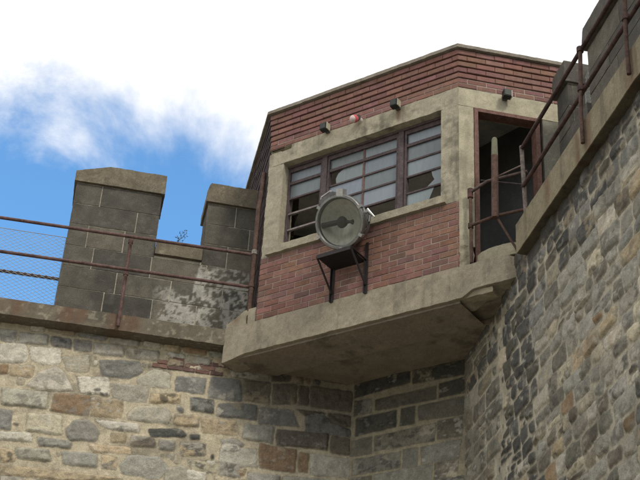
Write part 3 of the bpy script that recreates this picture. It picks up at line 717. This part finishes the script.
# ------------------------------------------------------------------ wire mesh
def mesh_fence(fr, u0, u1, z0, z1, d, label, rail=None, cell=(.085, .05)):
    t = thing('mesh_fence', label, 'mesh fence', fr.p((u0 + u1) / 2, z0, d))
    m = MB(); sl = cell[1] / cell[0]
    for s_ in (1, -1):
        c = -((u1 - u0) * sl) ; 
        k = z0 - (u1 - u0) * sl
        while k < z1 + (u1 - u0) * sl:
            pts = []   # line z = k + s*sl*(u-u0)
            ua = u0; ub = u1
            za = k if s_ > 0 else k
            f = lambda u: k + s_ * sl * (u - u0)
            lo, hi = (z0 - k) / (s_ * sl) + u0, (z1 - k) / (s_ * sl) + u0
            lo, hi = min(lo, hi), max(lo, hi); a, b = max(lo, u0), min(hi, u1)
            if b - a > .02: m.tube([fr.p(a, f(a), d + .001 * s_), fr.p(b, f(b), d + .001 * s_)], .0024, (.50, .54, .56), 4, cap=False)
            k += cell[1] 
    m.build('wire_mesh', M_WIRE, t)
    m = MB(); m.tube([fr.p(u0, z1, d), fr.p(u1, z1, d)], .004, (.3, .3, .3), 6); m.tube([fr.p(u0, z0, d), fr.p(u1, z0, d)], .009, RL, 6)
    m.tube([fr.p(u1 - .004, z0, d), fr.p(u1 - .004, z1, d)], .004, (.2, .2, .2), 6); m.tube([fr.p(u0, z0, d), fr.p(u0, z1, d)], .01, (.2, .2, .2), 6)
    m.build('edge_wire', M_WIRE, t)
    if rail:
        m = MB(); m.tube([fr.p(u0, rail, d - .03), fr.p(u1, rail, d - .03)], .021, (.10, .065, .06), 8); m.build('rail', M_RUST, t, smooth=50)
    return t
mesh_fence(MW, -3.0, -.67, 8.36, 9.99, -.10, 'pale wire mesh fence filling the open gap left of the large merlon', rail=9.40)
mesh_fence(MR, -10.6, -10.0, 10.08, 10.9, -.2, 'small patch of wire mesh in the gap between the right hand merlons')

# ------------------------------------------------------------------ right railing
rr2 = thing('railing', 'dark rusty pipe railing climbing steeply along the right hand wall coping', 'railing', (3.86, 8.5, 8.5))
RD = (.075, .045, .04)
xr_ = 3.80
m = MB(); m.tube(bent((xr_, 10.0, 9.29), (xr_, 2, 9.29), 12, .006), .021, RD, 10); m.build('rail', M_RUST, rr2, smooth=50)
m = MB(); m.tube(bent((xr_, 10.0, 8.83), (xr_, 2, 8.83), 12, .006), .021, RD, 10); m.build('rail', M_RUST, rr2, smooth=50)
for k, yy in enumerate((8.41, 7.44, 6.3, 4.4)):
    m = MB(); m.tube([(xr_ - .045, yy, 8.24), (xr_ - .045, yy, 8.55), (xr_ - .01, yy, 9.3)], .019, (.09, .055, .045), 10)
    m.tube([(xr_ - .03, yy, 8.81), (xr_ - .03, yy, 8.86)], .032, RD, 10); m.tube([(xr_ - .012, yy, 9.26), (xr_ - .012, yy, 9.31)], .032, RD, 10)
    m.build('post', M_RUST, rr2, smooth=50)
m = MB(); m.tube([(xr_ + .02, 9.995, 8.44), (xr_, 10.0, 9.32)], .022, (.17, .14, .125), 10); o = m.build('post', M_RUST, rr2, smooth=50); o['label'] = 'end post with flaking pale paint'

# ------------------------------------------------------------------ landing railing in front of the door
lr = thing('railing', 'short broken rusty railing closing the landing in front of the booth door', 'railing', AF.p(-4.85, 8.4, 0))
m = MB(); m.tube([AF.p(-5.155, 9.22, -.0), AF.p(-4.95, 9.30, -.0), AF.p(-4.52, 9.32, -.06)], .017, (.11, .08, .07), 8)
m.build('rail', M_RUST, lr, smooth=50)
m = MB(); m.tube([AF.p(-5.155, 8.81, -.0), AF.p(-4.86, 8.84, -.0), AF.p(-4.52, 8.86, -.06)], .017, RC, 8); m.build('rail', M_RUST, lr, smooth=50)
m = MB(); m.tube([AF.p(-5.15, 8.36, -.01), AF.p(-5.155, 9.27, -.01)], .019, RC, 8)
m.tube([AF.p(-5.155, 8.785, -.01), AF.p(-5.155, 8.84, -.01)], .03, RC, 8); m.tube([AF.p(-5.155, 9.16, -.01), AF.p(-5.155, 9.27, -.01)], .032, (.10, .05, .045), 8); m.build('post', M_RUST, lr, smooth=50)
m = MB(); m.tube([AF.p(-4.86, 8.84, 0), AF.p(-4.66, 8.40, -.05)], .013, RC, 8); m.build('brace', M_RUST, lr, smooth=50)
m = MB(); m.tube([AF.p(-4.74, 8.62, -.2), AF.p(-4.60, 8.44, -.08)], .010, RD, 8); m.build('brace', M_RUST, lr, smooth=50)
m = MB(); m.tube([AF.p(-5.06, 9.30, -.02), AF.p(-4.56, 9.42, -.06)], .008, (.2, .15, .13), 6); m.tube([AF.p(-5.04, 9.36, -.03), AF.p(-4.7, 9.36, -.3)], .007, (.12, .1, .1), 6); m.build('loose_wire', M_RUST, lr, smooth=50)
pp = MB(); pp.tube([AF.p(-4.855, 8.80, .03), AF.p(-4.85, 9.2, .03), AF.p(-4.845, 9.57, .03)], [.037, .037, .036], (.115, .07, .055), 14)
po = pp.build('pipe_post', M_RUST, smooth=50); tag(po, 'thick rust brown pipe post with a mossy pale top in front of the doorway', 'post')
pp = MB(); pp.tube([AF.p(-4.845, 9.571, .03), AF.p(-4.843, 9.78, .03), AF.p(-4.843, 9.80, .03)], [.036, .030, .022], (.17, .165, .115), 14); pp.build('pipe_top', M_CONC, po, smooth=50)
# inside: a dark hanging panel seen through the doorway
dl = MB(); dl.box(BF, 3.66, 3.70, 8.37, 10.35, -.75, -.14, (.10, .075, .06)); d_ = dl.build('door', M_PAINT, bo); d_['label'] = 'dark door leaf swung inwards'

# ------------------------------------------------------------------ shelf bracket and searchlight
br = thing('shelf_bracket', 'black steel shelf bracket bolted to the brickwork below the searchlight', 'bracket', AF.p(-6.62, 8.33, 0))
BK = (.035, .030, .030); u0, u1 = -6.83, -6.40
m = MB(); m.box(AF, u0 + .02, u1 - .02, 8.722, 8.734, .012, .33, (.025, .022, .022)); m.build('shelf', M_DARK, br)
m = MB(); m.box(AF, u0, u1, 8.70, 8.745, .332, .345, BK); m.box(AF, u0 + .12, u1 - .02, 8.738, 8.765, .22, .25, (.12, .06, .045)); m.build('front_lip', M_DARK, br)
for u in (u0, u1):
    a = MB(); a.box(AF, u - .018, u + .018, 8.325, (8.75 if u == u0 else 8.96), .006, .014, BK); a.box(AF, u - .018, u - .010, 8.325, 8.745, .014, .04, BK)
    a.box(AF, u - .018, u + .006, 8.737, 8.745, .014, .33, BK); a.build('wall_strap', M_DARK, br)
    a = MB(); a.tube([AF.p(u, 8.73, .34), AF.p(u, 8.43, .02)], .013, BK, 6); a.build('brace', M_DARK, br)

# lens centre found on the plane 0.40 m in front of the wall
DL = .40
lu, lz = AF.uz(339.5, 222, DL); LC = AF.p(lu, lz, DL)
ax = AF.N * math.cos(math.radians(27)) + V(0, 0, -1) * math.sin(math.radians(27)) + AF.U * .02; ax /= np.linalg.norm(ax)
sl = thing('searchlight', 'large round grey searchlight with dark glass standing on the steel bracket', 'searchlight', AF.p(lu, 8.745, .18))
R0 = .268
m = MB(); ST = (.23, .235, .235)
m.lathe(LC, ax, [(-.40, .0), (-.395, .06), (-.37, .14), (-.33, .19), (-.27, R0 * .86), (-.20, R0 * .95), (-.13, R0 * .99), (-.128, R0 * 1.02), (-.09, R0 * 1.02), (-.088, R0 * .99), (-.02, R0 * .99)], ST, 56)
m.build('drum', M_STEEL, sl, smooth=45)
m = MB(); m.lathe(LC, ax, [(-.05, R0 * .99), (-.05, R0 * 1.10), (-.035, R0 * 1.12), (.0, R0 * 1.12), (.014, R0 * 1.09), (.016, R0 * 1.0), (.006, R0 * .96), (-.01, R0 * .95)], (.22, .22, .21), 64)
m.build('rim', M_STEEL, sl, smooth=45)
m = MB(); m.lathe(LC, ax, [(.004, R0 * .955), (.010, R0 * .6), (.013, 0.001)], (1, 1, 1), 56); m.build('lens', M_LENS, sl, smooth=60)
m = MB(); m.lathe(LC, ax, [(-.03, R0 * .94), (-.08, R0 * .86), (-.15, R0 * .65), (-.20, R0 * .35), (-.22, .001)], (1, 1, 1), 56); m.build('reflector', M_MIRR, sl, smooth=60)
sx = np.cross(V(0, 0, 1), ax); sx /= np.linalg.norm(sx); sy = np.cross(ax, sx)   # sx to image right?, sy up
if sx @ CR < 0: sx = -sx
if sy @ CU < 0: sy = -sy
m = MB(); bb = LC - ax * .055
m.lathe(bb - sx * .0, ax, [(-.05, .0), (-.045, .05), (0, .066), (.03, .05), (.04, .001)], (.02, .02, .02), 20)
m.tube([bb - sx * .24 + sy * .02, bb - sx * .03 + sy * .01], [.034, .03], (.03, .03, .028), 10)
m.tube([bb, bb + sx * .10 - sy * .02, bb + sx * .13 - sy * .03], [.03, .016, .03], (.03, .03, .03), 10)
m.build('lamp_holder', M_DARK, sl, smooth=50)
def bump_box(m, c, X, Y, Z, a, b, h, col):
    P = [c + X * (i * a) + Y * (j * b) + Z * (k * h) for i in (-1, 1) for j in (-1, 1) for k in (-1, 1)]
    m.add(P, [[0, 1, 3, 2], [4, 6, 7, 5], [0, 4, 5, 1], [2, 3, 7, 6], [0, 2, 6, 4], [1, 5, 7, 3]], col)
m = MB(); a_ = math.radians(108); dr = sx * math.cos(a_) + sy * math.sin(a_); tg = np.cross(ax, dr)
bump_box(m, LC + dr * R0 * 1.12 - ax * .05, tg, dr, ax, .095, .030, .06, (.17, .17, .17))
m.tube([LC + dr * R0 * 1.24 - tg * .09, LC + dr * R0 * 1.30 - tg * .07, LC + dr * R0 * 1.30 + tg * .05, LC + dr * R0 * 1.24 + tg * .07], .009, (.45, .45, .44), 8)
a_ = math.radians(76); dr = sx * math.cos(a_) + sy * math.sin(a_); tg = np.cross(ax, dr)
bump_box(m, LC + dr * R0 * 1.17 - ax * .03, tg, dr, ax, .04, .042, .045, (.5, .5, .47))
m.build('hood_clasp', M_STEEL, sl)
for a_ in (20, 135, 200, 262, 318):
    a_ = math.radians(a_); dr = sx * math.cos(a_) + sy * math.sin(a_); tg = np.cross(ax, dr); m = MB()
    bump_box(m, LC + dr * R0 * 1.10 - ax * .012, tg, dr, ax, .016, .022, .03, (.4, .4, .39)); m.build('clip', M_STEEL, sl)
m = MB(); q = LC + sx * R0 * 1.05 - ax * .03 + sy * .03
m.tube([q, q + sx * .07], .018, (.3, .3, .3), 10); m.tube([q + sx * .06 + sy * .03, q + sx * .075 + sy * .0, q + sx * .125 - sy * .075], [.016, .017, .01], (.5, .52, .5), 8)
m.tube([q + sx * .02 - sy * .02, q + sx * .02 + sy * .05], .012, (.45, .46, .45), 8); m.build('lever', M_STEEL, sl, smooth=50)
m = MB()
pc = AF.p(lu, 8.75, .20)
m.tube([pc, pc + V(0, 0, .07)], [.10, .06], (.12, .12, .12), 16)
for s_ in (-1, 1):
    pts = [pc + V(0, 0, .06)]
    for k in range(1, 7):
        t = math.radians(-90 + s_ * 90 * k / 6); pts.append(LC - ax * .16 + (AF.U * math.cos(t) + V(0, 0, math.sin(t))) * (R0 * 1.1))
    m.tube(pts, .016, (.14, .14, .14), 8)
m.build('yoke', M_STEEL, sl, smooth=50)

# ------------------------------------------------------------------ small lamps on the parapet
def flood(fr, u, z, label, group='small box lamps on the booth parapet', front=False):
    t = thing('box_lamp', label, 'lamp', fr.p(u, z, 0), group)
    m = MB(); w = .044
    m.plate(fr, [(u - w, z - w), (u + w, z - w), (u + w, z + w), (u - w, z + w)], .05, .125, (.03, .03, .03))
    m.build('housing', M_DARK, t)
    m = MB(); m.box(fr, u - .028, u + .028, z - .028, z + .028, .0, .05, (.10, .10, .09)); m.build('bracket', M_DARK, t)
    m = MB(); m.box(fr, u + w + .0015, u + w + .011, z - w, z + w, .048, .118, (.42, .40, .30)); m.build('side_plate', M_DARK, t)
    m = MB(); m.box(fr, u - w + .008, u + w - .008, z - w + .008, z + w - .008, .1255, .130, (.05, .055, .05)); m.build('lens', M_DARK, t)
    return t
u_, z_ = AF.uz(322.5, 125.5, .13); flood(AF, u_, z_, 'small black box lamp on the booth front, nearest the left end')
u_, z_ = AF.uz(393, 102, .13); flood(AF, u_, z_, 'small black box lamp on the booth front, over the right casement')
u_, z_ = BF.uz(507.5, 93, .11); flood(BF, u_, z_, 'small black box lamp on the wall above the open doorway')
u_, z_ = AF.uz(355.5, 118.5, .09)
wl_ = thing('globe_lamp', 'small red and white globe lamp between two black box lamps', 'lamp', AF.p(u_, z_, 0))
m = MB(); m.tube([AF.p(u_ + .01, z_ + .02, .0), AF.p(u_ + .01, z_ + .02, .06)], .034, (.55, .53, .48), 14)
m.tube([AF.p(u_ + .01, z_ + .02, .06), AF.p(u_ + .01, z_ + .02, .07)], .045, (.06, .06, .055), 14); m.build('lamp_base', M_PLAS, wl_, smooth=50)
m = MB(); m.lathe(AF.p(u_, z_ + .015, .065), AF.N * .8 + V(0, 0, -.5) - AF.U * .35, [(0, .035), (.02, .046), (.045, .049), (.06, .046)], (.50, .10, .11), 20); m.build('red_globe', M_PLAS, wl_, smooth=60)
m = MB(); m.lathe(AF.p(u_, z_ + .015, .065), AF.N * .8 + V(0, 0, -.5) - AF.U * .35, [(.0605, .046), (.08, .036), (.094, .02), (.098, .001)], (.6, .47, .45), 20); m.build('pale_cap', M_PLAS, wl_, smooth=60)

# ------------------------------------------------------------------ weed in the crenel
we = thing('weed', 'tiny wispy weed sprouting from the sill between the left merlons', 'weed', MW.p(.66, 10.07, -.1))
m = MB(); stp = [MW.p(.66, 10.07, -.1), MW.p(.70, 10.16, -.09), MW.p(.77, 10.24, -.08), MW.p(.80, 10.33, -.07)]
m.tube(stp, [.004, .003, .003, .0015], (.07, .08, .035), 5); m.tube([stp[1], stp[1] + V(.09, 0, .05), stp[1] + V(.12, 0, .13)], .002, (.07, .08, .035), 5); m.build('stem', M_LEAF, we)
m = MB(); rw = random.Random(2)
for k in range(60):
    t = rw.random(); b = stp[1] * (1 - t) + stp[3] * t + V(rw.gauss(0, .025), rw.gauss(0, .02), rw.gauss(0, .02)); a = V(rw.gauss(0, 1), rw.gauss(0, 1), rw.gauss(0, 1)); a /= np.linalg.norm(a); c_ = np.cross(a, V(.3, .8, .5)); l = rw.uniform(.01, .018)
    m.add([b, b + a * l + c_ * l * .35, b + a * l * 2, b + a * l - c_ * l * .35], [[0, 1, 2, 3]], (.05 + .02 * rw.random(), .065, .025))
m.build('leaves', M_LEAF, we)

# ------------------------------------------------------------------ light and sky
SUN = V(.30, -.80, .78); SUN /= np.linalg.norm(SUN)
sel = math.asin(SUN[2]); saz = math.atan2(SUN[0], SUN[1])
L = bpy.data.lights.new('sun', 'SUN'); L.energy = 1.5; L.angle = math.radians(12); L.color = (1, .93, .80)
lo = bpy.data.objects.new('sun', L); COL.objects.link(lo)
import mathutils
lo.rotation_euler = mathutils.Vector(SUN.tolist()).to_track_quat('Z', 'Y').to_euler(); lo.location = (0, -5, 30)

w = bpy.data.worlds.new('World'); SC.world = w; w.use_nodes = True; N = w.node_tree.nodes; K = w.node_tree.links; N.clear()
out = N.new('ShaderNodeOutputWorld'); bg = N.new('ShaderNodeBackground'); bc_ = N.new('ShaderNodeBackground'); mx = N.new('ShaderNodeMixShader')
sky = N.new('ShaderNodeTexSky'); sky.sky_type = 'NISHITA'; sky.sun_disc = False; sky.sun_elevation = sel; sky.sun_rotation = saz
sky.air_density = 1.0; sky.dust_density = .6; sky.ozone_density = 1.5
tn = N.new('ShaderNodeVectorMath'); tn.operation = 'MULTIPLY'; tn.inputs[1].default_value = (.60, 1.18, 1.46); K.new(sky.outputs[0], tn.inputs[0]); K.new(tn.outputs[0], bg.inputs[0]); bg.inputs[1].default_value = .15
bc_.inputs[0].default_value = (1., .985, .965, 1); bc_.inputs[1].default_value = 1.02
tc = N.new('ShaderNodeTexCoord')
def math_(op, a, b=None, c=None):
    n = N.new('ShaderNodeMath'); n.operation = op
    for i, x in enumerate((a, b, c)):
        if x is None: continue
        if isinstance(x, (int, float)): n.inputs[i].default_value = x
        else: K.new(x, n.inputs[i])
    return n.outputs[0]
nz = N.new('ShaderNodeTexNoise'); nz.inputs['Scale'].default_value = 7; nz.inputs['Detail'].default_value = 9; nz.inputs['Roughness'].default_value = .58; nz.inputs['Distortion'].default_value = .3
nb = N.new('ShaderNodeTexNoise'); nb.inputs['Scale'].default_value = 2.2; nb.inputs['Detail'].default_value = 5
K.new(tc.outputs['Generated'], nz.inputs['Vector']); K.new(tc.outputs['Generated'], nb.inputs['Vector'])
bd = raydir(10, 455)
dt = N.new('ShaderNodeVectorMath'); dt.operation = 'DOT_PRODUCT'; nn = N.new('ShaderNodeVectorMath'); nn.operation = 'NORMALIZE'
K.new(tc.outputs['Generated'], nn.inputs[0]); K.new(nn.outputs[0], dt.inputs[0]); dt.inputs[1].default_value = bd.tolist()
ang = math_('ARCCOSINE', dt.outputs['Value'])
# distance from the centre of the clear patch, broken up by cloud noise
e = math_('ADD', math_('MULTIPLY', math_('SUBTRACT', nz.outputs['Fac'], 0.5), .26), math_('SUBTRACT', ang, .272))
mr = N.new('ShaderNodeMapRange'); mr.interpolation_type = 'SMOOTHSTEP'; K.new(e, mr.inputs[0]); mr.inputs[1].default_value = -.045; mr.inputs[2].default_value = .035
# some thinner cloud elsewhere in the sky
m2 = N.new('ShaderNodeMapRange'); K.new(nb.outputs['Fac'], m2.inputs[0]); m2.inputs[1].default_value = .35; m2.inputs[2].default_value = .6; m2.inputs[3].default_value = .8; m2.inputs[4].default_value = 1.
far = N.new('ShaderNodeMapRange'); K.new(ang, far.inputs[0]); far.inputs[1].default_value = .5; far.inputs[2].default_value = .8; far.inputs[3].default_value = 1.; far.inputs[4].default_value = 0.
msk = math_('MULTIPLY', mr.outputs[0], math_('MAXIMUM', m2.outputs[0], far.outputs[0]))
msk = math_('ADD', math_('MULTIPLY', msk, .96), .04)
K.new(msk, mx.inputs[0]); K.new(bg.outputs[0], mx.inputs[1]); K.new(bc_.outputs[0], mx.inputs[2]); K.new(mx.outputs[0], out.inputs[0])

cam = bpy.data.cameras.new('camera'); cam.sensor_width = 36; cam.lens = FPX / 640 * 36; cam.clip_end = 2000; cam.clip_start = .05
co = bpy.data.objects.new('camera', cam); COL.objects.link(co)
R = mathutils.Matrix((CR.tolist(), CU.tolist(), (-CF).tolist())).transposed()
co.matrix_world = mathutils.Matrix.Translation(CAM.tolist()) @ R.to_4x4()
SC.camera = co
SC.render.resolution_x = 1024; SC.render.resolution_y = 768
SC.view_settings.view_transform = 'Standard'; SC.view_settings.look = 'None'; SC.view_settings.exposure = .25; SC.view_settings.gamma = 1; SC.view_settings.use_curve_mapping = False
